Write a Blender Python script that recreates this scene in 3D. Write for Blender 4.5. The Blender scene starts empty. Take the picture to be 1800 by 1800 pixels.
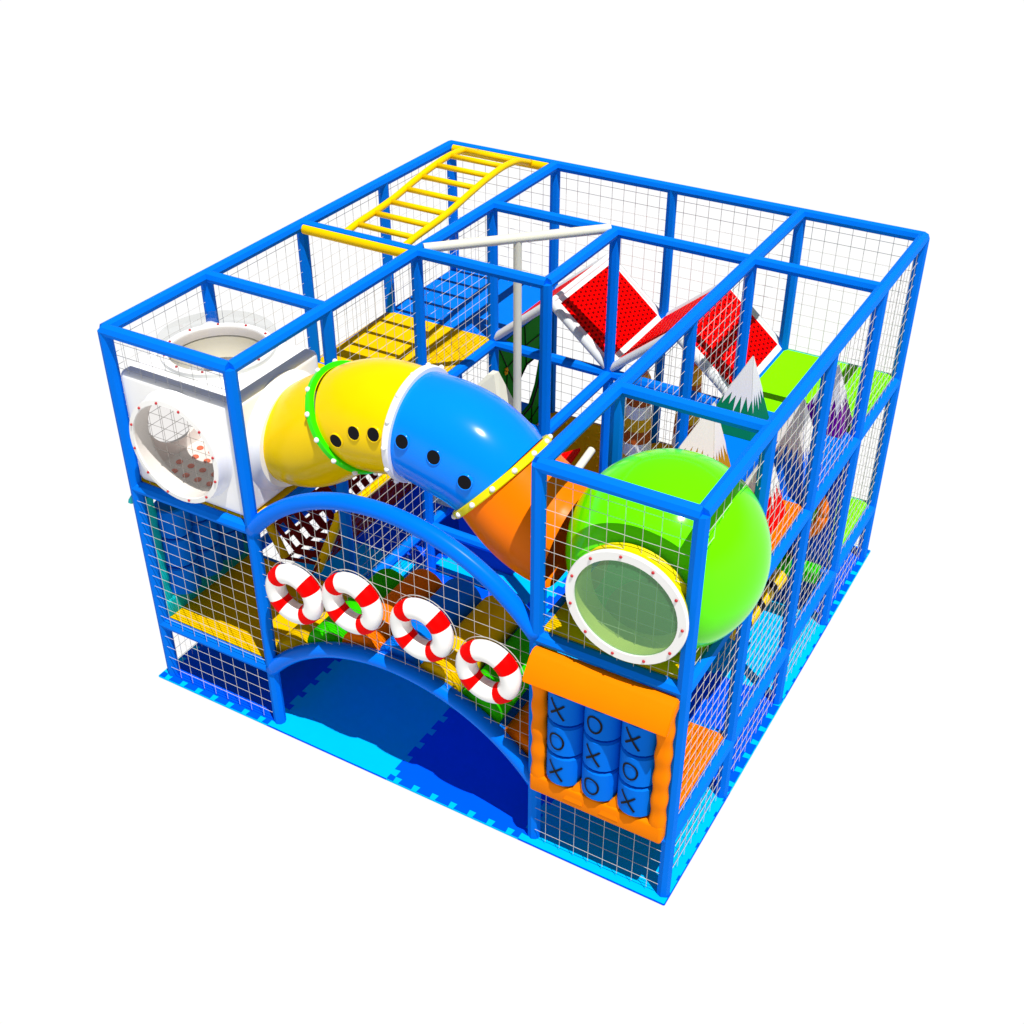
import bpy, bmesh, math, random
from mathutils import Vector, Matrix
random.seed(4)
PI = math.pi
SC = bpy.context.scene
COL = SC.collection

# ------------------------------------------------------------------ materials
def mat(name, col, rough=0.45, spec=0.25, var=0.04, scale=6.0, bump=0.0, coat=0.0):
    m = bpy.data.materials.new(name); m.use_nodes = True
    nt = m.node_tree; b = nt.nodes['Principled BSDF']
    b.inputs['Roughness'].default_value = rough
    b.inputs['Specular IOR Level'].default_value = spec
    b.inputs['Coat Weight'].default_value = coat
    tc = nt.nodes.new('ShaderNodeTexCoord')
    nz = nt.nodes.new('ShaderNodeTexNoise'); nz.inputs['Scale'].default_value = scale; nz.inputs['Detail'].default_value = 3
    nt.links.new(tc.outputs['Object'], nz.inputs['Vector'])
    mx = nt.nodes.new('ShaderNodeMix'); mx.data_type = 'RGBA'
    mx.inputs['A'].default_value = [c*(1-var) for c in col]+[1]
    mx.inputs['B'].default_value = [min(1, c*(1+var)) for c in col]+[1]
    nt.links.new(nz.outputs['Fac'], mx.inputs['Factor'])
    nt.links.new(mx.outputs['Result'], b.inputs['Base Color'])
    if bump:
        n2 = nt.nodes.new('ShaderNodeTexNoise'); n2.inputs['Scale'].default_value = 14; n2.inputs['Detail'].default_value = 2
        nt.links.new(tc.outputs['Object'], n2.inputs['Vector'])
        bp = nt.nodes.new('ShaderNodeBump'); bp.inputs['Strength'].default_value = bump; bp.inputs['Distance'].default_value = 0.02
        nt.links.new(n2.outputs['Fac'], bp.inputs['Height']); nt.links.new(bp.outputs['Normal'], b.inputs['Normal'])
    return m

def glass(name, tint, gloss=0.12, rough=0.08, body=None, bf=0):
    m = bpy.data.materials.new(name); m.use_nodes = True
    nt = m.node_tree; nt.nodes.clear()
    o = nt.nodes.new('ShaderNodeOutputMaterial')
    t = nt.nodes.new('ShaderNodeBsdfTransparent'); t.inputs[0].default_value = list(tint)+[1]
    g = nt.nodes.new('ShaderNodeBsdfGlossy'); g.inputs['Roughness'].default_value = rough
    if body:
        d = nt.nodes.new('ShaderNodeBsdfDiffuse'); d.inputs[0].default_value = list(body)+[1]
        y = nt.nodes.new('ShaderNodeMixShader'); y.inputs[0].default_value = bf
        nt.links.new(t.outputs[0], y.inputs[1]); nt.links.new(d.outputs[0], y.inputs[2]); t = y
    x = nt.nodes.new('ShaderNodeMixShader'); x.inputs[0].default_value = gloss
    nt.links.new(t.outputs[0], x.inputs[1]); nt.links.new(g.outputs[0], x.inputs[2]); nt.links.new(x.outputs[0], o.inputs[0])
    return m

M = {}
M['blue'] = mat('blue_padding', (0.0, 0.165, 0.80), 0.6, 0.03, .02)
M['blue_arch'] = mat('blue_arch_padding', (0.0, 0.16, 0.85), 0.25, 0.05, .02)
M['net'] = mat('white_cord', (0.52, 0.51, 0.49), 0.7, 0.05)
M['tile_cyan'] = mat('cyan_foam', (0.0, 0.44, 0.92), 0.8, 0.0)
M['tile_blue'] = mat('blue_foam', (0.0, 0.085, 0.90), 0.8, 0.0)
M['yellow'] = mat('yellow_vinyl', (0.74, 0.46, 0.0), 0.7, 0.02)
M['yellow_pl'] = mat('yellow_plastic', (0.88, 0.60, 0.0), 0.2, 0.12)
M['yellow_bar'] = mat('yellow_bar', (0.88, 0.58, 0.0), 0.4, 0.06)
M['blue_pl'] = mat('blue_plastic', (0.0, 0.23, 1.0), 0.16, 0.16)
M['orange_pl'] = mat('orange_plastic', (0.92, 0.18, 0.0), 0.3, 0.08)
M['orange'] = mat('orange_vinyl', (0.88, 0.17, 0.0), 0.6, 0.03)
M['awning'] = mat('orange_awning', (0.92, 0.22, 0.0), 0.6, 0.03)
M['green_pl'] = mat('lime_plastic', (0.13, 0.92, 0.0), 0.13, 0.16)
M['green'] = mat('lime_vinyl', (0.20, 0.85, 0.0), 0.6, 0.02)
M['green_roll'] = mat('green_vinyl', (0.02, 0.55, 0.0), 0.6, 0.03)
M['blue_roll'] = mat('blue_vinyl', (0.0, 0.16, 0.78), 0.6, 0.03)
M['white_pl'] = mat('white_plastic', (0.90, 0.90, 0.89), 0.28, 0.3, 0.02)
M['white'] = mat('white_padding', (0.80, 0.80, 0.80), 0.55, 0.15, 0.02)
M['liner'] = mat('pale_olive_liner', (0.80, 0.76, 0.25), 0.5, 0.1)
M['cream'] = mat('cream_padding', (0.72, 0.72, 0.60), 0.55, 0.15, 0.02)
M['red'] = mat('red_vinyl', (0.86, 0.0, 0.0), 0.6, 0.04)
M['black'] = mat('black_paint', (0.005, 0.005, 0.007), 0.6, 0.1)
M['maroon'] = mat('maroon_webbing', (0.22, 0.008, 0.008), 0.7, 0.1)
M['teal'] = mat('teal_vinyl', (0.0, 0.42, 0.45), 0.55, 0.12)
M['navy'] = mat('navy_panel', (0.0, 0.05, 0.45), 0.6, 0.1)
M['dgreen'] = mat('dark_green_panel', (0.0, 0.22, 0.005), 0.6, 0.03)
M['snow'] = mat('snow_white_vinyl', (0.78, 0.78, 0.77), 0.6, 0.1, 0.02)
M['m_green'] = mat('pine_green_vinyl', (0.0, 0.20, 0.08), 0.6, 0.1)
M['m_gold'] = mat('ochre_vinyl', (0.50, 0.28, 0.0), 0.6, 0.1)
M['m_blue'] = mat('royal_blue_vinyl', (0.0, 0.14, 0.85), 0.6, 0.1)
M['m_purple'] = mat('purple_vinyl', (0.17, 0.0, 0.27), 0.6, 0.1)
M['brown'] = mat('rust_brown_vinyl', (0.45, 0.09, 0.01), 0.6, 0.1)
M['gold'] = mat('gold_vinyl', (0.80, 0.44, 0.01), 0.6, 0.1)
M['bolt'] = mat('red_bolt', (0.45, 0.02, 0.03), 0.35, 0.3)
M['dot'] = mat('coral_bump', (0.85, 0.16, 0.06), 0.5, 0.2)
M['ring_green'] = mat('green_flange', (0.03, 0.80, 0.0), 0.35, 0.2)
M['ring_yellow'] = mat('yellow_flange', (0.80, 0.72, 0.0), 0.35, 0.2)
M['steel'] = mat('pale_padding', (0.62, 0.65, 0.66), 0.4, 0.3, 0.02, bump=0.0)
M['clear'] = glass('clear_acrylic', (0.86, 0.87, 0.86), 0.08)
M['smoke'] = glass('smoked_acrylic', (0.90, 0.87, 0.85), 0.07, 0.12)
M['tint'] = glass('green_tinted_acrylic', (0.75, 0.92, 0.72), 0.07, 0.16, (.15, .55, .20), .33)

def slot_material():
    m = mat('perforated_red_vinyl', (0.85, 0.0, 0.0), 0.6, 0.02)
    nt = m.node_tree; b = nt.nodes['Principled BSDF']
    uv = nt.nodes.new('ShaderNodeTexCoord'); sp = nt.nodes.new('ShaderNodeSeparateXYZ')
    nt.links.new(uv.outputs['UV'], sp.inputs[0])
    def math_(op, a, bv):
        n = nt.nodes.new('ShaderNodeMath'); n.operation = op
        nt.links.new(a, n.inputs[0]) if not isinstance(a, float) else setattr(n.inputs[0], 'default_value', a)
        if isinstance(bv, (int, float)): n.inputs[1].default_value = bv
        else: nt.links.new(bv, n.inputs[1])
        return n.outputs[0]
    # u along the slope, v along the ridge (metres)
    vrow = math_('MULTIPLY', sp.outputs['Y'], 1/0.066)
    rowi = math_('FLOOR', vrow, 0)
    half = math_('MULTIPLY', math_('MODULO', rowi, 2), 0.5)
    u = math_('ADD', math_('MULTIPLY', sp.outputs['X'], 1/0.050), half)
    fu = math_('FRACT', u, 0); fv = math_('FRACT', vrow, 0)
    a = math_('LESS_THAN', fu, 0.45); c = math_('LESS_THAN', fv, 0.52)
    msk = math_('MULTIPLY', a, c)
    mx = nt.nodes.new('ShaderNodeMix'); mx.data_type = 'RGBA'
    mx.inputs['A'].default_value = (0.88, 0, 0, 1); mx.inputs['B'].default_value = (0.16, 0, 0, 1)
    nt.links.new(msk, mx.inputs['Factor']); nt.links.new(mx.outputs['Result'], b.inputs['Base Color'])
    bp = nt.nodes.new('ShaderNodeBump'); bp.inputs['Distance'].default_value = -0.012; bp.inputs['Strength'].default_value = 1
    nt.links.new(msk, bp.inputs['Height']); nt.links.new(bp.outputs['Normal'], b.inputs['Normal'])
    return m
M['slots'] = slot_material()

# ------------------------------------------------------------------ helpers
def tag(o, label=None, cat=None, group=None, kind=None):
    if label: o['label'] = label
    if cat: o['category'] = cat
    if group: o['group'] = group
    if kind: o['kind'] = kind
    return o
def thing(name, label, cat, loc=(0, 0, 0), rz=0.0, group=None):
    o = bpy.data.objects.new(name, None); o.empty_display_size = 0.1
    o.location = loc; o.rotation_euler = (0, 0, rz); COL.objects.link(o)
    return tag(o, label, cat, group)
def obj(name, bm, m, parent=None, smooth=False, loc=None, recalc=True):
    if recalc: bmesh.ops.recalc_face_normals(bm, faces=bm.faces)
    me = bpy.data.meshes.new(name); bm.to_mesh(me); bm.free()
    for x in (m if isinstance(m, (list, tuple)) else [m]): me.materials.append(x)
    if smooth:
        for p in me.polygons: p.use_smooth = True
    o = bpy.data.objects.new(name, me); COL.objects.link(o)
    if parent: o.parent = parent
    if loc: o.location = loc
    return o
def autosmooth(o, deg=35):
    me = o.data
    for p in me.polygons: p.use_smooth = True
    bm = bmesh.new(); bm.from_mesh(me)
    for e in bm.edges:
        if len(e.link_faces) == 2 and e.calc_face_angle(0) > math.radians(deg): e.smooth = False
    bm.to_mesh(me); bm.free()
    return o
def NB(): return bmesh.new()
def box(bm, a, b, mi=0):
    x0, y0, z0 = a; x1, y1, z1 = b
    v = [bm.verts.new(p) for p in ((x0,y0,z0),(x1,y0,z0),(x1,y1,z0),(x0,y1,z0),(x0,y0,z1),(x1,y0,z1),(x1,y1,z1),(x0,y1,z1))]
    for f in ((0,3,2,1),(4,5,6,7),(0,1,5,4),(1,2,6,5),(2,3,7,6),(3,0,4,7)):
        bm.faces.new([v[i] for i in f]).material_index = mi
def bevelbox(bm, a, b, r=0.02, seg=3):
    t = bmesh.new(); box(t, a, b)
    bmesh.ops.bevel(t, geom=list(t.edges), offset=r, segments=seg, affect='EDGES', profile=0.5)
    me = bpy.data.meshes.new('t'); t.to_mesh(me); t.free(); bm.from_mesh(me); bpy.data.meshes.remove(me)
def basis(d, up=None):
    d = Vector(d).normalized()
    up = Vector(up) if up else (Vector((0,0,1)) if abs(d.z) < .9 else Vector((1,0,0)))
    u = (up - d*up.dot(d)).normalized(); w = d.cross(u)
    return u, w
def tube(bm, pts, r, n=8, cap=True, mi=0, rr=None):
    pts = [Vector(p) for p in pts]; rings = []
    u = None
    for i, p in enumerate(pts):
        d = (pts[min(i+1, len(pts)-1)]-pts[max(i-1, 0)]).normalized()
        if u is None: u, w = basis(d)
        else:
            u = (u-d*u.dot(d)).normalized(); w = d.cross(u)
        R = rr[i] if rr else r
        rings.append([bm.verts.new(p+(u*math.cos(2*PI*k/n)+w*math.sin(2*PI*k/n))*R) for k in range(n)])
    for a, b in zip(rings, rings[1:]):
        for k in range(n):
            bm.faces.new((a[k], a[(k+1)%n], b[(k+1)%n], b[k])).material_index = mi
    if cap:
        bm.faces.new(rings[0][::-1]).material_index = mi; bm.faces.new(rings[-1]).material_index = mi
def lathe(bm, prof, org, axis, n=48, mis=None, closed=False):
    org = Vector(org); ax = Vector(axis).normalized(); u, w = basis(ax)
    rings = []
    for r, h in prof:
        if r < 1e-5: rings.append([bm.verts.new(org+ax*h)])
        else: rings.append([bm.verts.new(org+ax*h+(u*math.cos(2*PI*k/n)+w*math.sin(2*PI*k/n))*r) for k in range(n)])
    if closed: rings.append(rings[0])
    for j, (a, b) in enumerate(zip(rings, rings[1:])):
        for k in range(n):
            A = [a[k % len(a)], a[(k+1) % len(a)], b[(k+1) % len(b)], b[k % len(b)]]
            q = []
            for x in A:
                if x not in q: q.append(x)
            if len(q) > 2: bm.faces.new(q).material_index = (mis[j] if mis else 0)
def ball(bm, c, r, seg=12):
    m = Matrix.Translation(c)
    bmesh.ops.create_uvsphere(bm, u_segments=seg, v_segments=max(6, seg//2), radius=r, matrix=m)
def prism(bm, poly, off, mi=0):
    off = Vector(off); a = [bm.verts.new(p) for p in poly]; b = [bm.verts.new(Vector(p)+off) for p in poly]
    n = len(a); bm.faces.new(a).material_index = mi; bm.faces.new(b[::-1]).material_index = mi
    for i in range(n): bm.faces.new((a[i], b[i], b[(i+1)%n], a[(i+1)%n])).material_index = mi
def boolean(o, cutbms):
    for cb in cutbms:
        me = bpy.data.meshes.new('cut'); bmesh.ops.recalc_face_normals(cb, faces=cb.faces); cb.to_mesh(me); cb.free()
        c = bpy.data.objects.new('cut', me); COL.objects.link(c)
        md = o.modifiers.new('b', 'BOOLEAN'); md.operation = 'DIFFERENCE'; md.object = c; md.solver = 'EXACT'
        keep = o.parent; o.parent = None
        bpy.context.view_layer.update()
        new = bpy.data.meshes.new_from_object(o.evaluated_get(bpy.context.evaluated_depsgraph_get()))
        o.modifiers.clear(); o.data = new; o.parent = keep
        bpy.data.objects.remove(c)
def dup(root, loc, rz=0.0, label=None, name=None):
    r = root.copy(); COL.objects.link(r); r.location = loc; r.rotation_euler = (0, 0, rz)
    if label: r['label'] = label
    for ch in list(root.children):
        c = ch.copy(); COL.objects.link(c); c.parent = r
        for g in list(ch.children):
            d = g.copy(); COL.objects.link(d); d.parent = c
    return r

X = [0, 1.206, 2.454, 3.705, 4.8]
Y = [0, 1.119, 2.365, 3.605, 4.812]
Z1, Z2, ZT = .598, 2.015, 3.408
PR = .052

# ------------------------------------------------------------------ foam puzzle mat (4 x 4 tiles)
tx = [-.095+1.2363*k for k in range(5)]; ty = [-.095+1.261*k for k in range(5)]
def teeth(L, d, w=.036, n=7, lo=.0):
    out = []
    for k in range(n):
        c = L*(k+.5)/n
        out += [(c-w*.8, lo), (c-w, d), (c+w, d), (c+w*.8, lo)]
    return out
def edge_pts(p, q, d, w=.036, n=7):
    p = Vector((p[0], p[1])); q = Vector((q[0], q[1])); t = (q-p); L = t.length; t /= L; nn = Vector((-t.y, t.x))
    return [p]+[p+t*s+nn*h for s, h in teeth(L, d, w, n)]
tile_names = {
 (0,0): 'blue puzzle mat tile under the netted front left corner bay',
 (1,0): 'plain cyan puzzle mat tile in front of the archway, beside its left post',
 (2,0): 'blue puzzle mat tile in the right half of the archway, toothed front edge',
 (3,0): 'cyan puzzle mat tile under the nearest corner post and the noughts and crosses panel',
 (3,1): 'blue puzzle mat tile on the right side, second back from the nearest corner',
 (3,2): 'cyan puzzle mat tile on the right side, third back from the nearest corner',
 (3,3): 'blue puzzle mat tile under the far right corner post',
 (0,1): 'cyan puzzle mat tile under the maroon webbing crawl net',
 (1,1): 'blue puzzle mat tile behind the archway, second row, next to the webbing crawl net',
 (2,1): 'cyan puzzle mat tile in the dark behind the coloured roller bridge',
 (0,2): 'blue puzzle mat tile under the yellow deck on the left edge, third from the front',
 (1,2): 'cyan puzzle mat tile at the foot of the cream fire pole',
 (2,2): 'blue puzzle mat tile between the red ramp and the lane of soft mountains',
 (0,3): 'cyan puzzle mat tile under the far left corner post',
 (1,3): 'blue puzzle mat tile under the left red gable roof',
 (2,3): 'cyan puzzle mat tile under the right red gable roof'}
D = .055
for i in range(4):
    for j in range(4):
        blue = (i+j) % 2 == 0
        x0, x1, y0, y1 = tx[i], tx[i+1], ty[j], ty[j+1]
        pts = []
        # inner shared edges carry teeth toward +x / +y ; outer edges: blue tiles are notched, cyan nearly plain
        def outer(p, q):
            return edge_pts(p, q, D if blue else (.014 if abs(p[0]-q[0]) < 1e-6 else .001), .030)
        # bottom edge x0->x1 (shared edges: curve bulges to +y, normal of +x direction)
        pts += outer((x0, y0), (x1, y0)) if j == 0 else edge_pts((x0, y0), (x1, y0), D)
        if i == 3: pts += outer((x1, y0), (x1, y1))
        else: pts += edge_pts((x1, y0), (x1, y1), -D)
        if j == 3: pts += outer((x1, y1), (x0, y1))
        else: pts += [Vector((x1, y1))]+edge_pts((x0, y1), (x1, y1), D)[1:][::-1]
        if i == 0: pts += outer((x0, y1), (x0, y0))
        else: pts += [Vector((x0, y1))]+edge_pts((x0, y0), (x0, y1), -D)[1:][::-1]
        t = thing('puzzle_mat_tile', tile_names[(i, j)], 'mat tile', ((x0+x1)/2, (y0+y1)/2, 0), 0, 'interlocking foam mat tiles')
        cx, cy = t.location.x, t.location.y
        b = NB(); prism(b, [(p.x-cx, p.y-cy, 0) for p in pts], (0, 0, -.014))
        obj('tile', b, M['tile_blue' if blue else 'tile_cyan'], t)
        # edging strip of the other colour filling the notches of the outer edges
        sides = []
        if j == 0: sides.append(((x0, y0), (x1, y0)))
        if i == 3: sides.append(((x1, y0), (x1, y1)))
        if j == 3: sides.append(((x1, y1), (x0, y1)))
        if i == 0: sides.append(((x0, y1), (x0, y0)))
        for p, q in sides:
            b = NB()
            P_ = Vector(p); Q_ = Vector(q); tt = (Q_-P_).normalized(); nn = Vector((-tt.y, tt.x)); L = (Q_-P_).length
            e = [P_]+[P_+tt*s+nn*h for s, h in teeth(L, D if blue else (.014 if abs(p[0]-q[0]) < 1e-6 else .001), .030)]+[Q_]
            ol = e+[Q_-nn*.006, P_-nn*.006]
            prism(b, [(v.x-cx, v.y-cy, 0) for v in ol], (0, 0, -.014))
            obj('edging', b, M['tile_cyan' if blue else 'tile_blue'], t)

# ------------------------------------------------------------------ the blue padded frame
frame = thing('play_frame', 'blue padded tube frame of the three level indoor playground with white safety nets', 'playground frame')
def F(name, bm, m, **k): return obj(name, bm, m, frame, **k)
full = [(i, j) for i in range(5) for j in range(5)]
nopost = {(2, 0), (2, 1)}
for (i, j) in full:
    if (i, j) in nopost: continue
    b = NB(); tube(b, [(X[i], Y[j], 0), (X[i], Y[j], ZT)], PR); F('post', b, M['blue'])
def beam(p, q, r=PR):
    b = NB(); tube(b, [p, q], r); F('beam', b, M['blue'])
def gx(i, j, z): beam((X[i], Y[j], z), (X[i+1], Y[j], z))
def gy(i, j, z): beam((X[i], Y[j], z), (X[i], Y[j+1], z))
# top level
for (i, j) in [(0,0),(3,0),(0,1),(3,1),(0,2),(1,2),(1,3),(2,3),(3,3),(0,4),(1,4),(2,4),(3,4)]: gx(i, j, ZT)
for (i, j) in [(0,0),(0,1),(0,2),(0,3),(1,0),(1,1),(1,2),(1,3),(2,2),(3,0),(3,1),(3,2),(3,3),(4,0),(4,1),(4,2),(4,3)]: gy(i, j, ZT)
# upper deck level
for (i, j) in [(0,0),(3,0),(0,1),(3,1),(0,2),(1,2),(3,2),(1,3),(2,3),(0,3),(3,3),(0,4),(3,4)]: gx(i, j, Z2)
for (i, j) in [(0,0),(0,1),(0,2),(0,3),(1,0),(1,1),(1,2),(1,3),(2,2),(2,3),(3,0),(3,1),(3,2),(3,3),(4,0),(4,1),(4,2),(4,3)]: gy(i, j, Z2)
# lower deck level
for (i, j) in [(0,0),(3,0),(0,1),(3,1),(0,2),(1,2),(0,3),(1,3),(2,3),(3,3),(0,4),(1,4),(2,4),(3,4)]: gx(i, j, Z1)
for (i, j) in [(0,0),(0,1),(0,2),(0,3),(1,0),(1,1),(1,2),(3,0),(4,0),(4,1),(4,2),(4,3)]: gy(i, j, Z1)
# arched tubes over and under the roller bridge
XA, XB = X[1], X[3]; HX = (XB-XA)/2; CX = (XA+XB)/2; RISE = .60; RC = (HX*HX+RISE*RISE)/(2*RISE)
def arc(x): return math.sqrt(max(0, RC*RC-(x-CX)**2))-(RC-RISE)
A0 = math.asin(HX/RC)
for zb in (Z1, Z2):
    b = NB(); pts = []
    for k in range(49):
        a = -A0+2*A0*k/48; pts.append((CX+RC*math.sin(a), 0, zb+RC*math.cos(a)-(RC-RISE)))
    tube(b, pts, PR+.012, 24); F('arch_tube', b, M['blue_arch'], smooth=True)
# decks
def deck(i, j, z, m, name='deck'):
    e = .028
    x0, x1, y0, y1 = X[i], X[i+1], Y[j], Y[j+1]
    a0 = x0-e if i == 0 else x0+.002; a1 = x1-.03 if i == 3 else x1-.002
    if i == 0: a1 = x1-.02
    if i == 3: a0 = x0+.02
    b0 = y0+.03 if j == 0 else y0+.002; b1 = y1+e if j == 3 else y1-.002
    b = NB(); bevelbox(b, (a0, b0, z-.02), (a1, b1, z+.05), .012, 2)
    o = F(name, b, m); return o
deck(0,0,Z2,M['yellow']); deck(0,1,Z2,M['yellow']); deck(0,2,Z2,M['yellow']); deck(0,3,Z2,M['blue_roll'])
deck(3,0,Z2,M['yellow']); deck(3,1,Z2,M['orange']); deck(3,2,Z2,M['blue_roll']); deck(3,3,Z2,M['green'])
deck(0,0,Z1,M['yellow']); deck(0,3,Z1,M['blue_roll']); dk = deck(1,3,Z1,M['yellow']); deck(2,3,Z1,M['yellow']); deck(3,3,Z1,M['green'])
deck(3,0,Z1,M['orange'])
b = NB()
for k in range(17):
    for l in range(7):
        x = 1.35+.135*k+(.067 if l % 2 else 0); y = 3.75+.15*l
        if abs(x-X[2]) < .08: continue
        bmesh.ops.create_uvsphere(b, u_segments=8, v_segments=6, radius=.016, matrix=Matrix.Translation((x, y, Z1+.052)))
obj('rubber_studs', b, M['yellow_pl'], dk, smooth=True)

# nets
NR = .0023; PITCH = .127
def net(plane, c, a0, a1, b0, b1, hole=None, pad=.03, name='net'):
    """plane 'x' or 'y' at coordinate c ; a = horizontal range ; b = z range ; hole(a, z)->True where there is no net"""
    bm = NB()
    def P3(a, z): return (c, a, z) if plane == 'x' else (a, c, z)
    def seg(p, q):
        tube(bm, [p, q], NR, 4, cap=False)
    def line(f, s0, s1):
        if hole is None: seg(P3(*f(s0)), P3(*f(s1))); return
        n = int((s1-s0)/.02)+1; st = None; prev = s0
        for k in range(n+1):
            s = s0+(s1-s0)*k/n
            if not hole(*f(s)):
                if st is None: st = s
                prev = s
            elif st is not None:
                if prev > st: seg(P3(*f(st)), P3(*f(prev)))
                st = None
        if st is not None and prev > st: seg(P3(*f(st)), P3(*f(prev)))
    n = max(2, round((a1-a0)/PITCH)); pa = (a1-a0)/n
    m = max(2, round((b1-b0)/.110)); pb = (b1-b0)/m
    for k in range(1, n): line(lambda s, k=k: (a0+pa*k, s), b0+.035, b1-.035)
    for k in range(1, m): line(lambda s, k=k: (s, b0+pb*k), a0+pad, a1-pad)
    return F(name, bm, M['net'])
o = .036
# front
net('y', -.045, X[0], X[1], 0, Z1); net('y', -.045, X[0], X[1], Z1, Z2)
net('y', .03, X[0], X[1], Z2, ZT)
net('y', -.045, X[3], X[4], 0, Z1); net('y', -.02, X[3], X[4], Z1, Z2)
net('y', -.006, X[3], X[4], Z2, ZT)
net('y', -.01, X[1], X[3], Z1+.0, Z2+RISE, lambda a, z: z < Z1+arc(a)+.035 or z > Z2+arc(a)-.03)
# left, back, right
for j in range(4):
    for z0, z1 in ((0, Z1), (Z1, Z2), (Z2, ZT)):
        if not (j == 0 and z0 == Z1): net('x', 0, Y[j], Y[j+1], z0, z1)
        hole = (lambda a, z: (a-.60)**2+(z-2.65)**2 < .55**2) if (j == 0 and z0 == Z2) else None
        net('x', X[4], Y[j], Y[j+1], z0, z1, hole)
for i in range(4):
    for z0, z1 in (((0, Z1), (Z1, Z2), (Z2, ZT)) if i in (0, 3) else ((0, Z1), (Z1, ZT))): net('y', Y[4], X[i], X[i+1], z0, z1)
# inner nets
net('x', X[1], Y[1], Y[2], Z2, ZT); net('x', X[1], Y[2], Y[3], Z2, ZT)
net('x', X[3], Y[1], Y[2], Z2, ZT); net('x', X[3], Y[2], Y[3], Z2, ZT)
net('x', X[1], Y[1], Y[2], Z1, Z2); net('x', X[1], Y[2], Y[3], Z1, Z2)
net('x', X[1], Y[1], Y[2], 0, Z1)
# navy crawl wall at the back of the lane, with an orange ring round its hole
b = NB(); n = 40; cx_, cz_, r_ = 4.34, 1.22, .27
sq = []
for k in range(n):
    a = 2*PI*k/n; ca, sa = math.cos(a), math.sin(a)
    s = min((X[4]-.05-cx_)/ca if ca > 1e-6 else 1e9, (X[3]+.05-cx_)/ca if ca < -1e-6 else 1e9,
            (Z2-.06-cz_)/sa if sa > 1e-6 else 1e9, (Z1+.05-cz_)/sa if sa < -1e-6 else 1e9)
    sq.append(((cx_+ca*s, cz_+sa*s), (cx_+ca*r_, cz_+sa*r_)))
for yy in (3.56, 3.59):
    vo = [b.verts.new((p[0], yy, p[1])) for p, q in sq]; vi = [b.verts.new((q[0], yy, q[1])) for p, q in sq]
    for k in range(n): b.faces.new((vo[k], vo[(k+1) % n], vi[(k+1) % n], vi[k]))
wall = F('crawl_wall', b, M['navy'], recalc=False)
b = NB(); tube(b, [(cx_+.31*math.cos(2*PI*k/36), 3.54, cz_+.31*math.sin(2*PI*k/36)) for k in range(37)], .055, 12); obj('hole_ring', b, M['orange'], wall, smooth=True)
b = NB(); bevelbox(b, (3.76, 3.38, .56), (4.72, 3.53, .70), .02); F('step_block', b, M['green_roll'])

# ------------------------------------------------------------------ roller bridge
cols = ['yellow', 'green_roll', 'orange', 'blue_roll', 'yellow', 'green_roll', 'orange']
rl = ['ochre yellow roller of the bridge, lowest one beside the left arch post', 'green roller behind the second life ring, second from the left post',
      'orange roller, third from the left post, behind the second life ring', 'blue roller at the crown of the roller bridge, behind the third life ring',
      'yellow roller between the blue and the green ones, right of the crown', 'green roller behind the fourth life ring',
      'orange roller at the right end of the bridge, beside the noughts and crosses panel']
for k in range(7):
    x = XA+.165+.362*k*(2.499/2.534)
    zc = Z1+arc(x)-.06
    t = thing('foam_roller', rl[k], 'roller', (x, .55, zc), 0, 'padded rollers of the arched bridge')
    t.rotation_euler = (0, math.asin((x-CX)/RC), 0)
    b = NB(); lathe(b, [(0, -.49), (.15, -.49), (.175, -.475), (.185, -.45), (.185, .47), (.175, .495), (.15, .51), (0, .51)], (0, 0, 0), (0, 1, 0), 32)
    bmesh.ops.bisect_plane(b, geom=list(b.verts)+list(b.edges)+list(b.faces), plane_co=(0, 0, -.02), plane_no=(0, 0, -1), clear_outer=True)
    bmesh.ops.holes_fill(b, edges=[e for e in b.edges if e.is_boundary])
    obj('foam_cylinder', b, M[cols[k]], t, smooth=False); autosmooth(t.children[0], 40)
    b = NB(); tube(b, [(0, -.53, 0), (0, .55, 0)], .02, 10); obj('axle', b, M['steel'], t)

b = NB(); A_ = []  # unseen curved sheet, added to stop light leaking between the rollers
for k in range(41):
    a = -A0*.97+2*A0*.97*k/40; xx, zz = CX+RC*math.sin(a), Z1+RC*math.cos(a)-(RC-RISE)-.092
    A_.append([b.verts.new((xx, yy, zz-dz)) for yy, dz in ((.05, 0), (1.09, 0), (1.09, .012), (.05, .012))])
for p_, q_ in zip(A_, A_[1:]):
    for l in range(4): b.faces.new((p_[l], p_[(l+1) % 4], q_[(l+1) % 4], q_[l]))
b.faces.new(A_[0]); b.faces.new(A_[-1]); F('arched_light_block', b, M['blue_roll'])
# ------------------------------------------------------------------ life rings
lr = thing('life_ring', 'x', 'life ring', (1.556, -.115, 1.522), 0, 'life rings hung on the front net')
def torus(bm, R, r, a0=0, a1=2*PI, n=64, m=20):
    ks = n if a1-a0 >= 2*PI-1e-6 else max(4, int(n*(a1-a0)/(2*PI)))
    rings = []
    full_ = a1-a0 >= 2*PI-1e-6
    for k in range(ks if full_ else ks+1):
        a = a0+(a1-a0)*k/ks
        rings.append([bm.verts.new(((R+r*math.cos(2*PI*l/m))*math.cos(a), r*math.sin(2*PI*l/m), (R+r*math.cos(2*PI*l/m))*math.sin(a))) for l in range(m)])
    cnt = len(rings)
    for k in range(cnt if full_ else cnt-1):
        p, q = rings[k], rings[(k+1) % cnt]
        for l in range(m): bm.faces.new((p[l], p[(l+1) % m], q[(l+1) % m], q[l]))
b = NB(); torus(b, .185, .078); ringo = obj('ring_body', b, M['white_pl'], lr, smooth=True)
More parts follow.
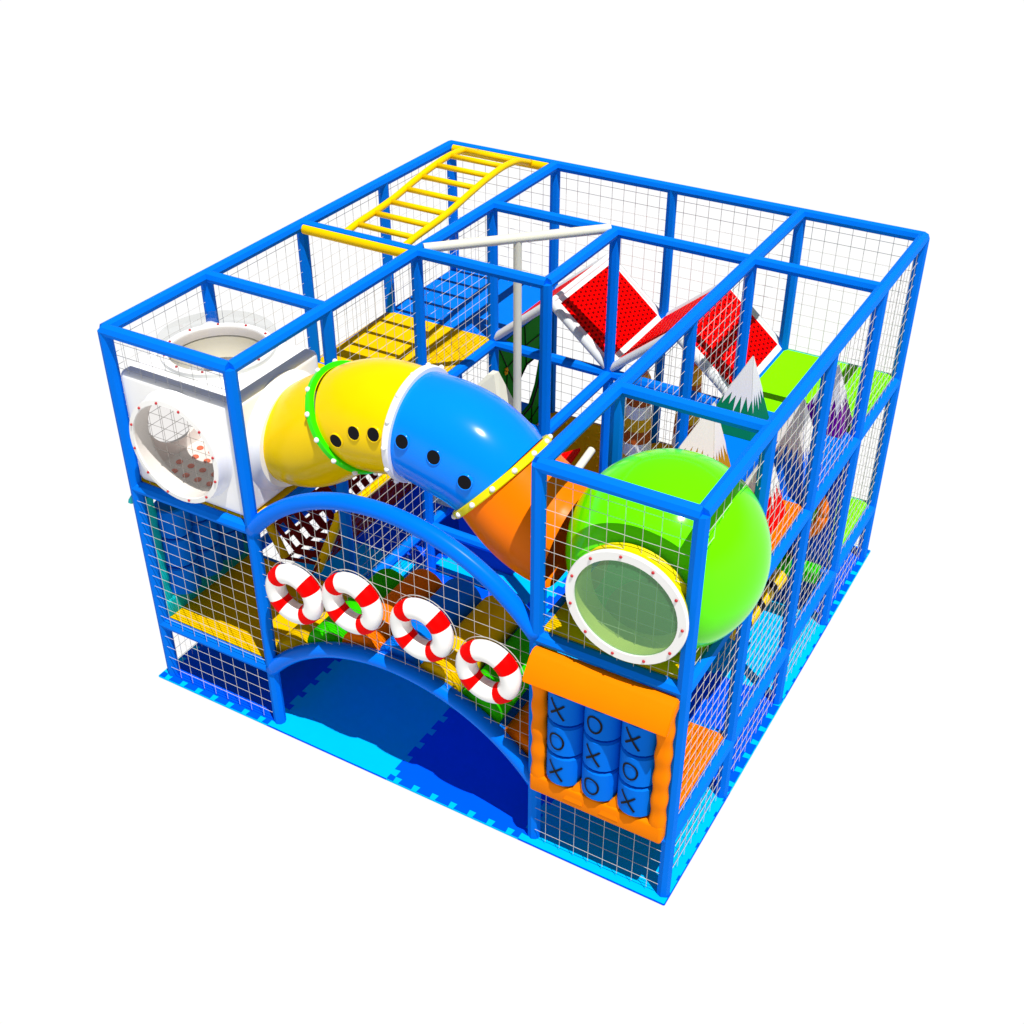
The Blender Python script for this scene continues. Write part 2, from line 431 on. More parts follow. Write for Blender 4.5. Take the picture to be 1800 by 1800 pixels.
for a in (42, 132, 222, 312):
    b = NB(); torus(b, .185, .0796, math.radians(a-14), math.radians(a+14), 96); obj('red_band', b, M['red'], lr, smooth=True)
b = NB(); tube(b, [(.270*math.cos(2*PI*k/40), .045, .270*math.sin(2*PI*k/40)) for k in range(41)], .0035, 6); obj('grab_rope', b, M['net'], lr)
labs = ['white life ring with red bands hung beside the left arch post', 'white life ring with red bands, second from the left arch post',
        'white life ring with red bands, second from the noughts and crosses panel', 'lowest white life ring with red bands, next to the noughts and crosses panel']
cs = [(1.634, 1.612), (2.189, 1.746), (2.806, 1.752), (3.366, 1.602)]
lr['label'] = labs[0]; lr.location = (cs[0][0], -.092, cs[0][1])
for k in range(1, 4): dup(lr, (cs[k][0], -.092, cs[k][1]), 0, labs[k])

# ------------------------------------------------------------------ noughts-and-crosses panels
def ttt(loc, rz, label, fm):
    t = thing('noughts_and_crosses_panel', label, 'game panel', loc, rz, 'noughts and crosses panels')
    hw = .53; h = 1.33
    # frame: scalloped side pads, bottom bar with points
    for s in (-1, 1):
        b = NB()
        N = 60; prof = []
        for k in range(N+1):
            z = .05+(h-.1)*k/N; wv = .010*math.cos(2*PI*z/.215)
            prof.append((z, .105+wv, .052+.004*math.cos(2*PI*z/.215)))
        rings = []
        for z, w, d in prof:
            rg = []
            for l in range(14):
                a = 2*PI*l/14; ca = math.cos(a); sa = math.sin(a)
                rg.append(b.verts.new((s*(hw-.055)+w/2*math.copysign(abs(ca)**.7, ca)*1.05, -.045+d*math.copysign(abs(sa)**.7, sa), z)))
            rings.append(rg)
        for p, q in zip(rings, rings[1:]):
            for l in range(14): b.faces.new((p[l], p[(l+1) % 14], q[(l+1) % 14], q[l]))
        b.faces.new(rings[0]); b.faces.new(rings[-1])
        obj('side_pad', b, fm, t, smooth=True)
    b = NB(); bevelbox(b, (-hw, -.10, .035), (hw, .03, .21), .022, 3)
    bottom = obj('bottom_pad', b, fm, t); autosmooth(bottom)
    for xx in (-.143, .143):   # folded points standing up between the drums
        b = NB(); prism(b, [(xx-.10, -.106, .10), (xx+.055, -.106, .10), (xx+.05, -.085, .22), (xx+.015, -.06, .31), (xx-.03, -.085, .24)], (0, .05, 0))
        obj('wave_point', b, fm, t)
    # awning: sloping padded roof, profile in y-z
    prof = [(0.01, h+.035), (-.05, h+.035), (-.095, h+.01), (-.195, h-.125), (-.20, h-.155), (-.16, h-.155), (-.05, h-.06), (.01, h-.03)]
    b = NB(); prism(b, [(-hw-.01, y, z) for y, z in prof], (2*hw+.02, 0, 0))
    bmesh.ops.recalc_face_normals(b, faces=b.faces)
    bmesh.ops.bevel(b, geom=[e for e in b.edges], offset=.008, segments=2, affect='EDGES')
    aw = obj('awning', b, fm, t); autosmooth(aw, 30)
    marks = [['X', 'O', 'X'], ['O', 'X', 'O'], ['X', 'O', 'X']]
    rd = .143; p = .305
    for c in range(3):
        xx = (-.286, 0, .286)[c]
        b = NB(); tube(b, [(xx, 0.015, .05), (xx, .015, h-.02)], .016, 8); obj('spindle', b, M['steel'], t)
        for r in range(3):
            zc = .37+.298*(2-r)
            b = NB(); hh = p/2-.012
            lathe(b, [(0, -hh), (rd-.014, -hh), (rd, -hh+.014), (rd, hh-.014), (rd-.014, hh), (0, hh)], (0, 0, 0), (0, 0, 1), 20)
            dr = obj('turning_drum', b, M['blue_roll'], t, loc=(xx, .015, zc)); autosmooth(dr, 25)
            b = NB()
            def on(u, v): # u across, v up on the drum skin facing the front
                a = u/rd - .10
                R_ = rd+.004
                return (R_*math.sin(a), -R_*math.cos(a), v)
            def strip(pts, w):
                L = []
                for k, (u, v) in enumerate(pts):
                    u1, v1 = pts[min(k+1, len(pts)-1)]; u0, v0 = pts[max(k-1, 0)]
                    tx_, tz_ = u1-u0, v1-v0; l = math.hypot(tx_, tz_) or 1; nx, nz = -tz_/l, tx_/l
                    L.append((b.verts.new(on(u+nx*w/2, v+nz*w/2)), b.verts.new(on(u-nx*w/2, v-nz*w/2))))
                for a_, c_ in zip(L, L[1:]): b.faces.new((a_[0], a_[1], c_[1], c_[0]))
            if marks[r][c] == 'X':
                strip([(-.055+.11*k/6, .085-.165*k/6) for k in range(7)], .017)
                strip([(.055-.11*k/6, .058-.11*k/6) for k in range(7)], .017)
            else:
                strip([(.056*math.cos(2*PI*k/28), .072*math.sin(2*PI*k/28)) for k in range(29)], .015)
            obj('cross' if marks[r][c] == 'X' else 'nought', b, M['black'], dr)
    return t
ttt(((X[3]+X[4])/2+.003, -.03, Z1), 0, 'orange noughts and crosses panel with nine blue drums, facing the front below the green ball', M['awning'])
ttt((.03, (Y[0]+Y[1])/2, Z1), -PI/2, 'teal framed noughts and crosses panel with blue drums, seen from behind inside the left bay', M['teal'])

# ------------------------------------------------------------------ white crawl box on the upper left
bx = thing('crawl_box', 'white plastic crawl box with round portholes on the upper left deck', 'crawl box', (.605, .535, Z2+.056))
b = NB(); bevelbox(b, (-.575, -.52, 0), (.55, .52, 1.0), .055, 4)
shell = obj('shell', b, M['white_pl'], bx)
i1 = NB(); box(i1, (-.545, -.49, .03), (.52, .49, .97))
def cyl(org, axis, r, h):
    c = NB(); lathe(c, [(0, -h), (r, -h), (r, h), (0, h)], org, axis, 48); return c
cz = .515; TX, TY = -.08, .07
boolean(shell, [i1, cyl((.015, -.5, cz), (0, 1, 0), .40, .2), cyl((TX, TY, 1.0), (0, 0, 1), .40, .2), cyl((.55, .02, cz), (1, 0, 0), .40, .2), cyl((-.58, 0, cz), (1, 0, 0), .38, .2)])
autosmooth(shell, 40)
def collar(parent, org, axis, r, depth, m, name='porthole_rim', flare=.05, lip=.05):
    b = NB(); lathe(b, [(r+flare+.02, 0), (r+flare-.005, depth*.25), (r+.012, depth*.6), (r+.008, depth), (r-lip*.9, depth+.004), (r-lip, depth-.01), (r-lip, -.02)], org, axis, 56)
    o_ = obj(name, b, m, parent); autosmooth(o_, 40); return o_
def bolts(parent, org, axis, r, h, n, m, br=.011, ph=0, name='bolt'):
    ax = Vector(axis); u, w = basis(ax); b = NB(); org = Vector(org)
    for k in range(n):
        a = 2*PI*k/n+ph; c = org+ax*h+(u*math.cos(a)+w*math.sin(a))*r
        bb = NB(); ball(bb, (0, 0, 0), br, 10); obj(name, bb, m, parent, smooth=True, loc=c)
    b.free()
def disc(parent, org, axis, r, h, bulge, m, name='window'):
    b = NB(); lathe(b, [(r*(1-k/8.0), h+bulge*(1-(1-k/8.0)**2)) for k in range(9)], org, axis, 48); return obj(name, b, m, parent, smooth=True)
c1 = collar(bx, (.015, -.515, cz), (0, -1, 0), .43, .135, M['white_pl'], flare=.015, lip=.036)
b = NB(); lathe(b, [(.392, 0), (.375, -.08), (.34, -.15), (.31, -.18)], (TX, TY, .99), (0, 0, 1), 48); obj('inner_bowl', b, M['cream'], bx, smooth=True)
disc(bx, (.015, -.515, cz), (0, -1, 0), .396, .125, .0, M['smoke'])
bolts(c1, (.015, -.515, cz), (0, -1, 0), .414, .14, 12, M['bolt'], ph=.2)
c2 = collar(bx, (TX, TY, .99), (0, 0, 1), .43, .06, M['white_pl'])
b = NB(); lathe(b, [(.46, .02), (.46, .16)], (TX, TY, .99), (0, 0, 1), 56); obj('clear_guard', b, M['clear'], bx, smooth=True)
bolts(c2, (TX, TY, .99), (0, 0, 1), .405, .066, 11, M['bolt'])
disc(bx, (TX, TY, .99), (0, 0, 1), .385, .05, -.0, M['smoke'])
collar(bx, (.545, .03, cz), (1, 0, 0), .42, .10, M['white_pl'], 'tunnel_collar')
b = NB()
for k in range(8):
    for l in range(8):
        x = -.44+.125*k+(.06 if l % 2 else 0); y = -.44+.125*l
        bmesh.ops.create_uvsphere(b, u_segments=10, v_segments=6, radius=.03, matrix=Matrix.Translation((x, y, .035)) @ Matrix.Diagonal((1, 1, .5, 1)))
for k in range(8):
    for l in range(4):
        x = -.44+.125*k; z = .12+.1*l
        bmesh.ops.create_uvsphere(b, u_segments=10, v_segments=6, radius=.026, matrix=Matrix.Translation((x+(.06 if l % 2 else 0), .485, z)) @ Matrix.Diagonal((1, .5, 1, 1)))
obj('grip_bumps', b, M['dot'], bx, smooth=True)

# ------------------------------------------------------------------ crawl tube
ct = thing('crawl_tube', 'arched plastic crawl tube of yellow, blue and orange sections between white box and green ball', 'crawl tube', (2.4, .58, 2.2))
ctrl = [(1.08, 2.58), (1.20, 2.585), (1.42, 2.635), (1.66, 2.79), (1.86, 2.915), (2.08, 2.985), (2.36, 3.01), (2.66, 2.98), (2.90, 2.91), (3.09, 2.785), (3.30, 2.615), (3.48, 2.51), (3.65, 2.46), (3.95, 2.42)]
def cr(p0, p1, p2, p3, t):
    return .5*((2*p1)+(-p0+p2)*t+(2*p0-5*p1+4*p2-p3)*t*t+(-p0+3*p1-3*p2+p3)*t**3)
path = []
for k in range(1, len(ctrl)-2):
    for s in range(10):
        t_ = s/10; path.append(tuple(cr(ctrl[k-1][c], ctrl[k][c], ctrl[k+1][c], ctrl[k+2][c], t_) for c in (0, 1)))
path.append(ctrl[-2])
def zat(x):
    for (xa, za), (xb, zb) in zip(path, path[1:]):
        if xa <= x <= xb: return za+(zb-za)*(x-xa)/(xb-xa)
    return path[-1][1] if x > path[-1][0] else path[0][1]
def section(x0, x1, m, r=.402):
    n = 14; pts = []; rr = []
    for k in range(n+1):
        t_ = k/n; x = x0+(x1-x0)*t_; pts.append((x-2.4, 0, zat(x)-2.2)); rr.append(r-.006+.022*math.sin(PI*t_))
    b = NB(); tube(b, pts, r, 64, cap=False, rr=rr)
    return obj('tube_section', b, m, ct, smooth=True)
secs = [section(1.2, 1.83, M['yellow_pl']), section(1.83, 2.40, M['yellow_pl']), section(2.40, 3.09, M['blue_pl']), section(3.09, 3.65, M['orange_pl'])]
def tdir(x):
    dx = .05; return Vector((2*dx, 0, zat(min(x+dx, 3.65))-zat(x-dx))).normalized()
for x, m, ex in ((1.83, 'ring_green', 8), (2.40, 'white_pl', 0), (3.09, 'ring_yellow', -5)):
    c = (x-2.4, 0, zat(x)-2.2); d = tdir(x); d = Matrix.Rotation(math.radians(-ex), 3, 'Y') @ d
    b = NB(); lathe(b, [(.39, -.027), (.43, -.027), (.436, -.02), (.436, .02), (.43, .027), (.39, .027)], c, d, 64)
    fl = obj('joint_flange', b, M[m], ct); autosmooth(fl, 40)
    bolts(fl, c, d, .438, 0, 14, M['white_pl'], .021, ph=.15)
for (x, a) in [(1.97, 0), (2.14, 10), (2.30, 13), (2.52, 16), (2.76, 16), (2.98, 14)]:
    d = tdir(x); N_ = Vector((-d.z, 0, d.x)); a = math.radians(a)
    nrm = (Vector((0, -1, 0))*math.cos(a)+N_*math.sin(a)).normalized()
    c = Vector((x-2.4, 0, zat(x)-2.2))+nrm*.408
    par = secs[1] if x < 2.4 else secs[2]
    b = NB(); lathe(b, [(.0, .012), (.050, .012)], c, nrm, 24); obj('air_hole', b, M['black'], par)
    b = NB(); lathe(b, [(.050, -.01), (.051, .014), (.057, .014), (.061, -.01)], c, nrm, 24); obj('hole_rim', b, M['yellow_pl' if x < 2.4 else 'blue_pl'], par, smooth=True)

# ------------------------------------------------------------------ lime bubble
SB = (4.365, .60, 2.60)
sp = thing('bubble_ball', 'large lime green plastic ball bulging through the net above the nearest corner', 'play ball', (SB[0], SB[1], SB[2]))
b = NB(); bmesh.ops.create_uvsphere(b, u_segments=96, v_segments=64, radius=.685)
sh = obj('ball_shell', b, M['green_pl'], sp)
i2 = NB(); bmesh.ops.create_uvsphere(i2, u_segments=64, v_segments=48, radius=.665)
boolean(sh, [i2, cyl((.03, -.68, .01), (0, 1, 0), .385, .3), cyl((-.6, -.02, -.12), (1, 0, 0), .36, .3)])
autosmooth(sh, 50)
PC = (.03, -.575, .01)
c3 = collar(sp, PC, (0, -1, 0), .395, .125, M['ring_yellow'], 'window_collar', flare=-.01, lip=.03)
b = NB(); lathe(b, [(.365, .112), (.424, .112), (.428, .12), (.428, .136), (.422, .144), (.362, .144)], PC, (0, -1, 0), 56, closed=True)
fl = obj('window_flange', b, M['white_pl'], sp); autosmooth(fl, 40)
bolts(fl, PC, (0, -1, 0), .396, .146, 11, M['bolt'], ph=.12)
disc(sp, PC, (0, -1, 0), .37, .128, .03, M['tint'])
b = NB(); lathe(b, [(.362, -.10), (.362, .12)], PC, (0, -1, 0), 48); obj('window_liner', b, M['liner'], sp, smooth=True)

# ------------------------------------------------------------------ monkey bars
mb = thing('monkey_bars', 'yellow monkey bar ladder bowed above the far left bays', 'monkey bars', (.6, 3.6, ZT))
def rz_(y):
    pr = [(2.38, 3.425), (2.56, 3.44), (3.11, 3.458), (3.66, 3.515), (3.94, 3.537), (4.21, 3.542), (4.485, 3.51), (4.62, 3.46), (4.76, 3.41)]
    for k in range(len(pr)-1):
        (a, za), (c, zc) = pr[k], pr[k+1]
        if a <= y <= c:
            p0 = pr[max(k-1, 0)][1]; p3 = pr[min(k+2, len(pr)-1)][1]
            return cr(p0, za, zc, p3, (y-a)/(c-a))
    return pr[-1][1]
def rx(y, s):
    t_ = (y-2.38)/(4.76-2.38); return (.465-.125*t_) if s == 0 else (1.075-.125*t_)
for s in (0, 1):
    b = NB(); ys = [2.38+(4.76-2.38)*k/40 for k in range(41)]
    tube(b, [(rx(y, s)-.6, y-3.6, rz_(y)-ZT) for y in ys], .031, 12); obj('side_rail', b, M['yellow_bar'], mb, smooth=True)
for k in range(9):
    y = 2.56+.275*k
    if y > 4.72: break
    b = NB(); tube(b, [(rx(y, 0)-.6, y-3.6, rz_(y)-ZT-.003), (rx(y, 1)-.6, y-3.6, rz_(y)-ZT-.003)], .026, 12); obj('rung', b, M['yellow_bar'], mb, smooth=True)
for y in (Y[2]-.028, Y[4]-.03):
    b = NB(); tube(b, [(.05-.6, y-3.6, -.018), (1.16-.6, y-3.6, -.018)], .046, 20); autosmooth(obj('padded_bar', b, M['yellow_bar'], mb), 40)

# ------------------------------------------------------------------ fire pole
fp = thing('fire_pole', 'cream padded pole hanging from a white diagonal bar in the middle of the frame', 'fire pole', (1.83, 2.985, 0))
b = NB(); tube(b, [(X[1]-1.83+.05, Y[2]-2.985+.04, ZT+.03), (X[2]-1.83-.04, Y[3]-2.985-.03, ZT+.03)], .042, 20); autosmooth(obj('diagonal_bar', b, M['cream'], fp), 40)
b = NB(); tube(b, [(0, 0, 0.001), (0, 0, ZT+.01)], .037, 20); autosmooth(obj('pole', b, M['cream'], fp), 40)

# ------------------------------------------------------------------ gable roofs
def roof(x0, x1, label):
    y0, y1 = Y[3], Y[4]; ze, zr = Z2+.06, 2.60; xm = (x0+x1)/2
    t = thing('gable_roof', label, 'roof', (xm, (y0+y1)/2, ze), 0, 'red gable roofs over the back middle bays')
    hx = (x1-x0)/2; hy = (y1-y0)/2; h = zr-ze; r = .04
    for s in (-1, 1):
        d = Vector((s*hx, 0, -h)); L = d.length; d.normalize(); nrm = Vector((s*h, 0, hx)).normalized()
        def P_(u, v, o_): return Vector((0, v, h))+d*u+nrm*o_
        b = NB(); uvl = b.loops.layers.uv.new('UVMap')
        u0, u1, v0, v1 = .07, L-.06, -hy+.085, hy-.06
        f = b.faces.new([b.verts.new(P_(*q)) for q in ((u0, v0, .012), (u1, v0, .012), (u1, v1, .012), (u0, v1, .012))])
        for lp, uv in zip(f.loops, ((0, 0), (u1-u0, 0), (u1-u0, v1-v0), (0, v1-v0))): lp[uvl].uv = uv
        g = bmesh.ops.extrude_face_region(b, geom=[f]); vs = [v for v in g['geom'] if isinstance(v, bmesh.types.BMVert)]
        bmesh.ops.translate(b, verts=vs, vec=-nrm*.02)
        obj('red_panel', b, M['slots'], t)
        b = NB()
        for (a0, a1, c0, c1) in ((0, L, -hy, -hy+.085), (0, L, hy-.06, hy), (0, .07, -hy+.085, hy-.06), (L-.06, L, -hy+.085, hy-.06)):
            poly = [P_(a0, c0, .008), P_(a1, c0, .008), P_(a1, c1, .008), P_(a0, c1, .008)]
            prism(b, poly, -nrm*.014)
        obj('white_border', b, M['white'], t)
        for yy in (-hy, hy):
            b = NB(); tube(b, [(0, yy, h-.012), (s*hx, yy, -.012)], r, 16); autosmooth(obj('rake_tube', b, M['steel'], t), 40)
    b = NB(); tube(b, [(0, -hy, h-.004), (0, hy, h-.004)], .028, 16); autosmooth(obj('ridge_tube', b, M['white'], t), 40)
roof(X[1], X[2], 'red perforated gable roof with white padded edges, beside the monkey bars')
roof(X[2], X[3], 'red perforated gable roof with white padded edges, beside the lime green deck')

# ------------------------------------------------------------------ soft mountains
def mountain(x0, x1, y0, y1, apex, m, label, sl=.52, zb=None):
    zb = Z2+.052 if zb is None else zb; cx, cy = (x0+x1)/2, (y0+y1)/2
    t = thing('soft_mountain', label, 'soft mountain', (cx, cy, zb), 0, 'snow capped soft mountains in the right hand lane')
    B = [Vector((x0-cx, y0-cy, 0)), Vector((x1-cx, y0-cy, 0)), Vector((x1-cx, y1-cy, 0)), Vector((x0-cx, y1-cy, 0))]
    A = Vector((apex[0]-cx, apex[1]-cy, apex[2]-zb))
    b = NB(); vb = [b.verts.new(p) for p in B]; va = b.verts.new(A)
    b.faces.new(vb[::-1])
    for k in range(4): b.faces.new((vb[k], vb[(k+1) % 4], va))
    obj('foam_body', b, m, t)
    b = NB(); R_ = random.Random(int(x0*1000+y0*77))
    cen = Vector((0, 0, A.z*.3))
    for k in range(4):
        p, q = B[k], B[(k+1) % 4]; nrm = (q-p).cross(A-p).normalized()
        if nrm.dot((p+q)/2+A/3-cen) < 0: nrm = -nrm
        n = max(3, int((q-p).length/.085)); pts = [A]
        dn = [0.0]*(2*n+1)
        for s in range(2*n+1):
            tt_ = sl+(R_.uniform(.10, .22) if s % 2 else -R_.uniform(.0, .06))
            if s in (0, 2*n): tt_ = sl
            e0 = A+(p-A)*tt_; e1 = A+(q-A)*tt_
            pts.append(e0+(e1-e0)*(s/(2*n)))
        poly = [v+nrm*.006 for v in pts]
        vs = [b.verts.new(v) for v in poly]
        b.faces.new(vs)
        vs2 = [b.verts.new(v-nrm*.0045) for v in poly]
        for s in range(len(vs)): b.faces.new((vs[s], vs[(s+1) % len(vs)], vs2[(s+1) % len(vs)], vs2[s]))
    obj('snow_cap', b, M['snow'], t)
mountain(3.60, 4.06, 3.05, 3.50, (3.935, 3.24, 2.75), M['m_green'], 'dark green soft mountain with a white snow cap, by the right red roof')
mountain(3.62, 4.16, 2.00, 2.44, (3.985, 2.28, 2.80), M['m_gold'], 'ochre soft mountain with a white snow cap, just behind the green ball')
mountain(4.22, 4.74, 2.42, 2.95, (4.575, 2.64, 2.82), M['m_blue'], 'royal blue soft mountain with a white snow cap, next to the right side net')
mountain(4.28, 4.71, 3.47, 3.80, (4.575, 3.53, 2.71), M['m_purple'], 'purple soft mountain with a white snow cap at the edge of the lime deck')
mountain(4.27, 4.69, 1.86, 2.19, (4.55, 2.0, 2.70), M['red'], 'red soft mountain with a white snow cap on the orange deck')
mountain(4.26, 4.70, 1.30, 1.62, (4.52, 1.45, 2.72), M['m_green'], 'green soft mountain hidden between the green ball and the right side net', .75)

# ------------------------------------------------------------------ striped cones, green portal, ramp, iceberg, rope bridge, bag
def cone(loc, h, r0, r1, label):
    t = thing('striped_cone', label, 'soft cone', loc, 0, 'striped soft cones on the studded deck')
    n = 9; prof = [(0, 0)]; mis = [0]
    cyc = [0, 2, 1, 0, 2, 1, 0, 2, 1]
    for k in range(n+1):
        f = k/n; prof.append((r0+(r1-r0)*f, h*f*.94)); mis.append(cyc[k % 9])
    prof += [(r1*.75, h*.98), (0, h)]; mis[-1] = 1; mis += [1, 1]
    b = NB(); lathe(b, prof, (0, 0, 0), (0, 0, 1), 20, mis)
    autosmooth(obj('foam_cone', b, [M['white'], M['gold'], M['brown']], t), 30)
cone((2.62, 3.96, Z1+.052), 1.28, .18, .105, 'cone banded in white, gold and rust on the studded deck behind the green ball')
cone((3.02, 4.25, Z1+.052), 1.36, .15, .10, 'further striped cone, its gold tip just below the right red roof')

gp = thing('portal_panel', 'dark green panel with black veins and gold flowers, below the left red roof', 'portal panel', (X[1], 4.2, Z1))
hole = [(3.93, 1.12), (4.12, .92), (4.34, .96), (4.47, 1.14), (4.56, 1.40), (4.46, 1.50), (4.22, 1.50), (4.0, 1.34)]
outer_ = [(3.65, .72), (4.12, .66), (4.34, .66), (4.77, .70), (4.77, 1.44), (4.74, 1.95), (4.18, 1.95), (3.66, 1.95)]
b = NB()
for xx in (-.02, .02):
    vo = [b.verts.new((xx, y-4.2, z-Z1)) for y, z in outer_]; vi = [b.verts.new((xx, y-4.2, z-Z1)) for y, z in hole]
    for k in range(8): b.faces.new((vo[k], vo[(k+1) % 8], vi[(k+1) % 8], vi[k]))
    if xx < 0: o0, i0 = vo, vi
for k in range(8):
    b.faces.new((o0[k], o0[(k+1) % 8], vo[(k+1) % 8], vo[k])); b.faces.new((i0[k], i0[(k+1) % 8], vi[(k+1) % 8], vi[k]))
obj('panel', b, M['dgreen'], gp)
b = NB()
def vein(p, q, w=.012):
    tube(b, [(.024, p[0]-4.2, p[1]-Z1), (.024, q[0]-4.2, q[1]-Z1)], w/2, 6)
for k in range(8):
    vein(hole[k], hole[(k+1) % 8], .02)
    m_ = ((hole[k][0]+outer_[k][0])/2, (hole[k][1]+outer_[k][1])/2); n_ = ((hole[(k+1) % 8][0]+outer_[(k+1) % 8][0])/2, (hole[(k+1) % 8][1]+outer_[(k+1) % 8][1])/2)
    vein(hole[k], outer_[k]); vein(m_, n_)
obj('black_veins', b, M['black'], gp)
for (y, z) in ((3.80, 1.62), (4.66, 1.75), (4.66, 1.0), (4.64, .78), (3.80, .95)):
    b = NB()
    for k in range(6): ball(b, (.028, y-4.2+.022*math.cos(k*PI/3), z-Z1+.03*math.sin(k*PI/3)), .013, 8)
    obj('gold_flower', b, M['gold'], gp, smooth=True)

rp = thing('red_ramp', 'small red padded slope with a cream side roll below the studded deck', 'ramp', (2.1, 3.2, 0))
b = NB(); prism(b, [(-.45, .37, Z1+.02), (-.45, -.35, .30), (-.45, -.35, .02), (-.45, .37, .02)], (.62, 0, 0)); obj('red_pad', b, M['red'], rp)
b = NB(); prism(b, [(.10, .38, 1.14), (.10, -.10, 1.02), (-.25, -.10, .80), (-.25, .38, .92)], (0, 0, -.04)); obj('red_wing', b, M['red'], rp)
b = NB(); tube(b, [(.215, .40, 1.14), (.20, -.15, 1.0)], .04, 16); autosmooth(obj('side_roll', b, M['cream'], rp), 40)

ib = thing('iceberg_block', 'cream soft pyramid standing behind the blue tube section beside the cream pole', 'soft block', (1.60, 2.95, 0.001))
b = NB(); vb = [b.verts.new(p) for p in ((-.62, -.30, .66), (.30, -.30, .66), (.30, .34, .66), (-.62, .34, .66))]
vk = [b.verts.new(p) for p in ((-.30, -.16, 1.76), (.17, -.16, 1.60), (.17, .2, 1.62), (-.30, .2, 1.78))]
vm = [b.verts.new(p) for p in ((-.05, -.03, 2.08), (.02, -.03, 2.10), (.03, .04, 2.10), (-.04, .05, 2.09))]
for lo_, hi_ in ((vb, vk), (vk, vm)):
    for k in range(4): b.faces.new((lo_[k], lo_[(k+1) % 4], hi_[(k+1) % 4], hi_[k]))
b.faces.new(vm); b.faces.new(vb[::-1]); obj('foam_block', b, M['cream'], ib)
b = NB(); box(b, (-.3, -.2, 0), (.3, .25, .66)); obj('floor_shade_stand', b, M['navy'], ib)  # invented stand, its navy imitates the dark of the shaded floor

rb = thing('webbing_crawl_net', 'maroon webbing crawl net with square holes slung between yellow padded rails behind the arch', 'crawl net', (.6, 2.3, Z1))
xs = [(.06, 1.42), (.14, 1.24), (.22, 1.06), (.31, .88), (.42, .68), (.60, .64), (.78, .68), (.89, .88), (.97, 1.06), (1.05, 1.24), (1.10, 1.40)]
def lattice(pa, pb, y0, y1, hu, w=.045, gap=.075):
    """webbing strip between two edge points in the x-z plane, running along y"""
    b = NB(); A_ = Vector((pa[0], 0, pa[1])); B_ = Vector((pb[0], 0, pb[1])); L = (B_-A_).length; d = (B_-A_)/L
    nu = hu; us = [0]
    cell = L/nu
    for k in range(nu): us += [k*cell+w*.5, (k+1)*cell-w*.5]
    us.append(L)
    cy = .15; n = int((y1-y0)/cy); vsy = [y0]
    for k in range(n): vsy += [y0+k*cy+.04, y0+(k+1)*cy-.04]
    vsy.append(y1)
    G = {}
    def v(iu, iv):
        if (iu, iv) not in G:
            p = A_+d*us[iu]; sk = .25*(us[iu]-L/2)
            G[(iu, iv)] = b.verts.new((p.x-.6, vsy[iv]-2.3+sk, p.z-Z1))
        return G[(iu, iv)]
    for iu in range(len(us)-1):
        for iv in range(len(vsy)-1):
            if iu % 2 == 1 and iv % 2 == 1: continue
            b.faces.new((v(iu, iv), v(iu+1, iv), v(iu+1, iv+1), v(iu, iv+1)))
    g = bmesh.ops.extrude_face_region(b, geom=list(b.faces)); vs = [q for q in g['geom'] if isinstance(q, bmesh.types.BMVert)]
    nn = Vector((-d.z, 0, d.x)); bmesh.ops.translate(b, verts=vs, vec=nn*.012)
    return obj('webbing', b, M['maroon'], rb)
lattice((.07, 1.40), (.42, .68), 1.2, 3.5, 5); lattice((.42, .68), (.78, .68), 1.2, 3.5, 2); lattice((.78, .68), (1.10, 1.40), 1.2, 3.5, 5)
for px, pz in ((.07, 1.40), (1.10, 1.40)):
    b = NB(); tube(b, [(px-.6, 1.15-2.3, pz-Z1), (px-.6, 3.55-2.3, pz-Z1)], .042, 14); autosmooth(obj('side_rail', b, M['yellow_bar'], rb), 40)
for yy in (1.19, 3.52):
    b = NB(); tube(b, [(x-.6, yy-2.3, z-Z1) for x, z in ((.07, 1.40), (.22, 1.06), (.40, .68))], .042, 14); autosmooth(obj('end_post', b, M['yellow_bar'], rb), 40)
    b = NB(); tube(b, [(x-.6, yy-2.3, z-Z1) for x, z in ((.78, .68), (.95, 1.06), (1.10, 1.40))], .042, 14); autosmooth(obj('end_post', b, M['yellow_bar'], rb), 40)

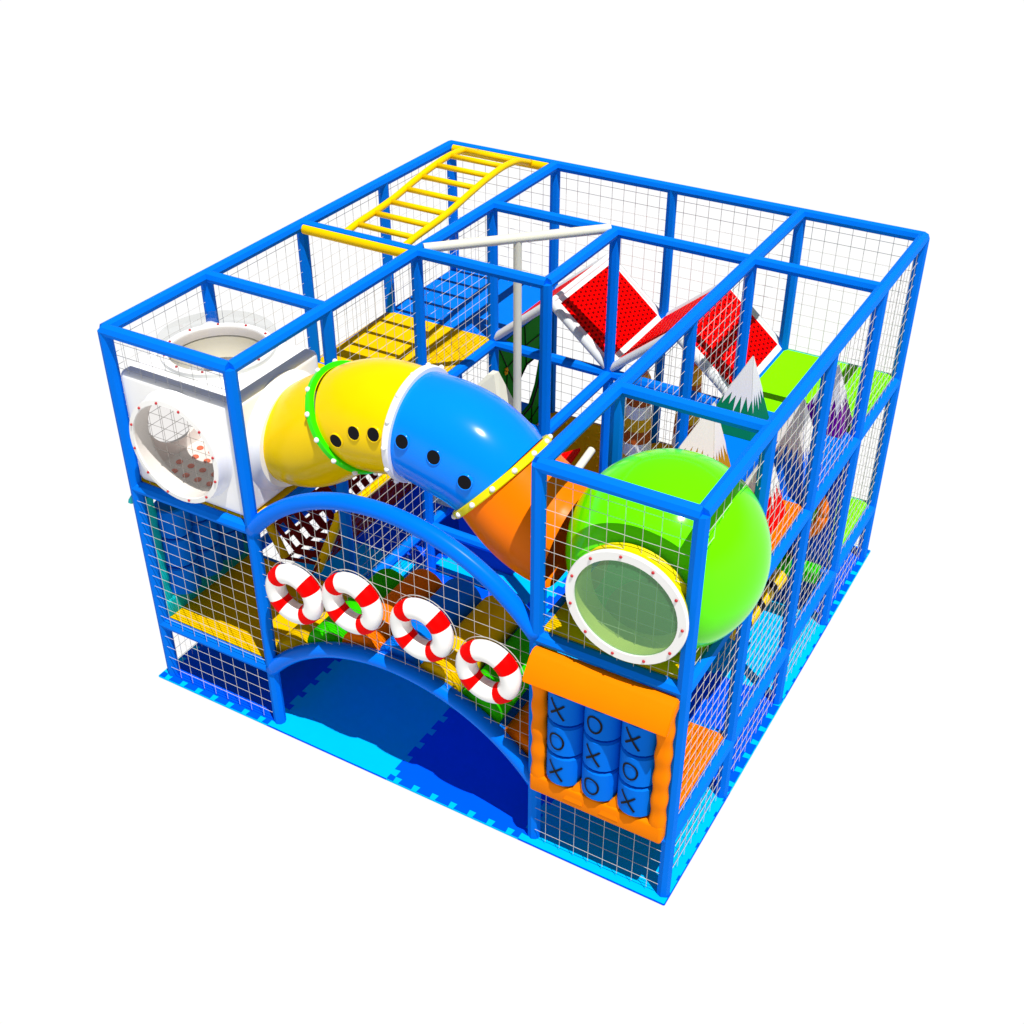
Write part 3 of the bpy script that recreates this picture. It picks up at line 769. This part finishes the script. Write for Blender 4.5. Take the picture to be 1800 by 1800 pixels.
pb = thing('punch_bag', 'yellow and black striped padded bag slung under the orange deck behind the right side net', 'punch bag', (4.52, 2.35, .98))
b = NB(); n = 10; prof = [(0, -.45)]; mis = [0]
for k in range(n+1): prof.append((.075, -.45+.09*k)); mis.append(k % 2 if k % 4 else 1)
prof.append((0, .45)); lathe(b, prof, (0, 0, 0), (.05, 1, .0), 16, [0]+[1 if k % 3 == 1 else 0 for k in range(n+1)])
autosmooth(obj('bag_body', b, [M['yellow_bar'], M['black']], pb), 40)
for yy in (-.36, .36):
    b = NB(); tube(b, [(0, yy, .06), (0, yy, Z2-.98-.02)], .006, 6); obj('strap', b, M['net'], pb)

# ------------------------------------------------------------------ camera
cam = bpy.data.cameras.new('camera'); co = bpy.data.objects.new('camera', cam); COL.objects.link(co)
R3 = Matrix(((0.86482454, 0.502073942, -0.000521221880), (0.285475265, -0.492585843, -0.82210891), (-0.413016208, 0.710831164, -0.569330017)))
r_, d_, f_ = R3[0], R3[1], R3[2]
mw = Matrix((( r_[0], -d_[0], -f_[0], 6.87826802), (r_[1], -d_[1], -f_[1], -5.8015438), (r_[2], -d_[2], -f_[2], 7.62186309), (0, 0, 0, 1)))
co.matrix_world = mw
cam.sensor_width = 36; cam.lens = 36*2212.6/1800; cam.clip_end = 200; cam.clip_start = .1
SC.camera = co

# ------------------------------------------------------------------ light: a white studio void plus one hard lamp
w = bpy.data.worlds.new('World'); SC.world = w; w.use_nodes = True
nt = w.node_tree; bg = nt.nodes['Background']
tc = nt.nodes.new('ShaderNodeTexCoord'); sx = nt.nodes.new('ShaderNodeSeparateXYZ'); nt.links.new(tc.outputs['Generated'], sx.inputs[0])
rp_ = nt.nodes.new('ShaderNodeMapRange'); rp_.inputs['From Min'].default_value = .02; rp_.inputs['From Max'].default_value = .34
rp_.inputs['To Min'].default_value = 1.02; rp_.inputs['To Max'].default_value = .18
nt.links.new(sx.outputs['Z'], rp_.inputs['Value']); nt.links.new(rp_.outputs['Result'], bg.inputs['Strength'])
bg.inputs['Color'].default_value = (1, 1, 1, 1)
L = bpy.data.lights.new('sun', 'SUN'); L.energy = 5.0; L.angle = math.radians(.5); L.color = (1.0, .97, .92)
lo = bpy.data.objects.new('sun', L); COL.objects.link(lo)
lo.rotation_euler = Vector((-.30, .195, -1)).to_track_quat('-Z', 'Y').to_euler()
SC.view_settings.view_transform = 'Standard'; SC.view_settings.look = 'None'; SC.view_settings.exposure = 0; SC.view_settings.gamma = 1
SC.cycles.max_bounces = 6; SC.cycles.transparent_max_bounces = 24
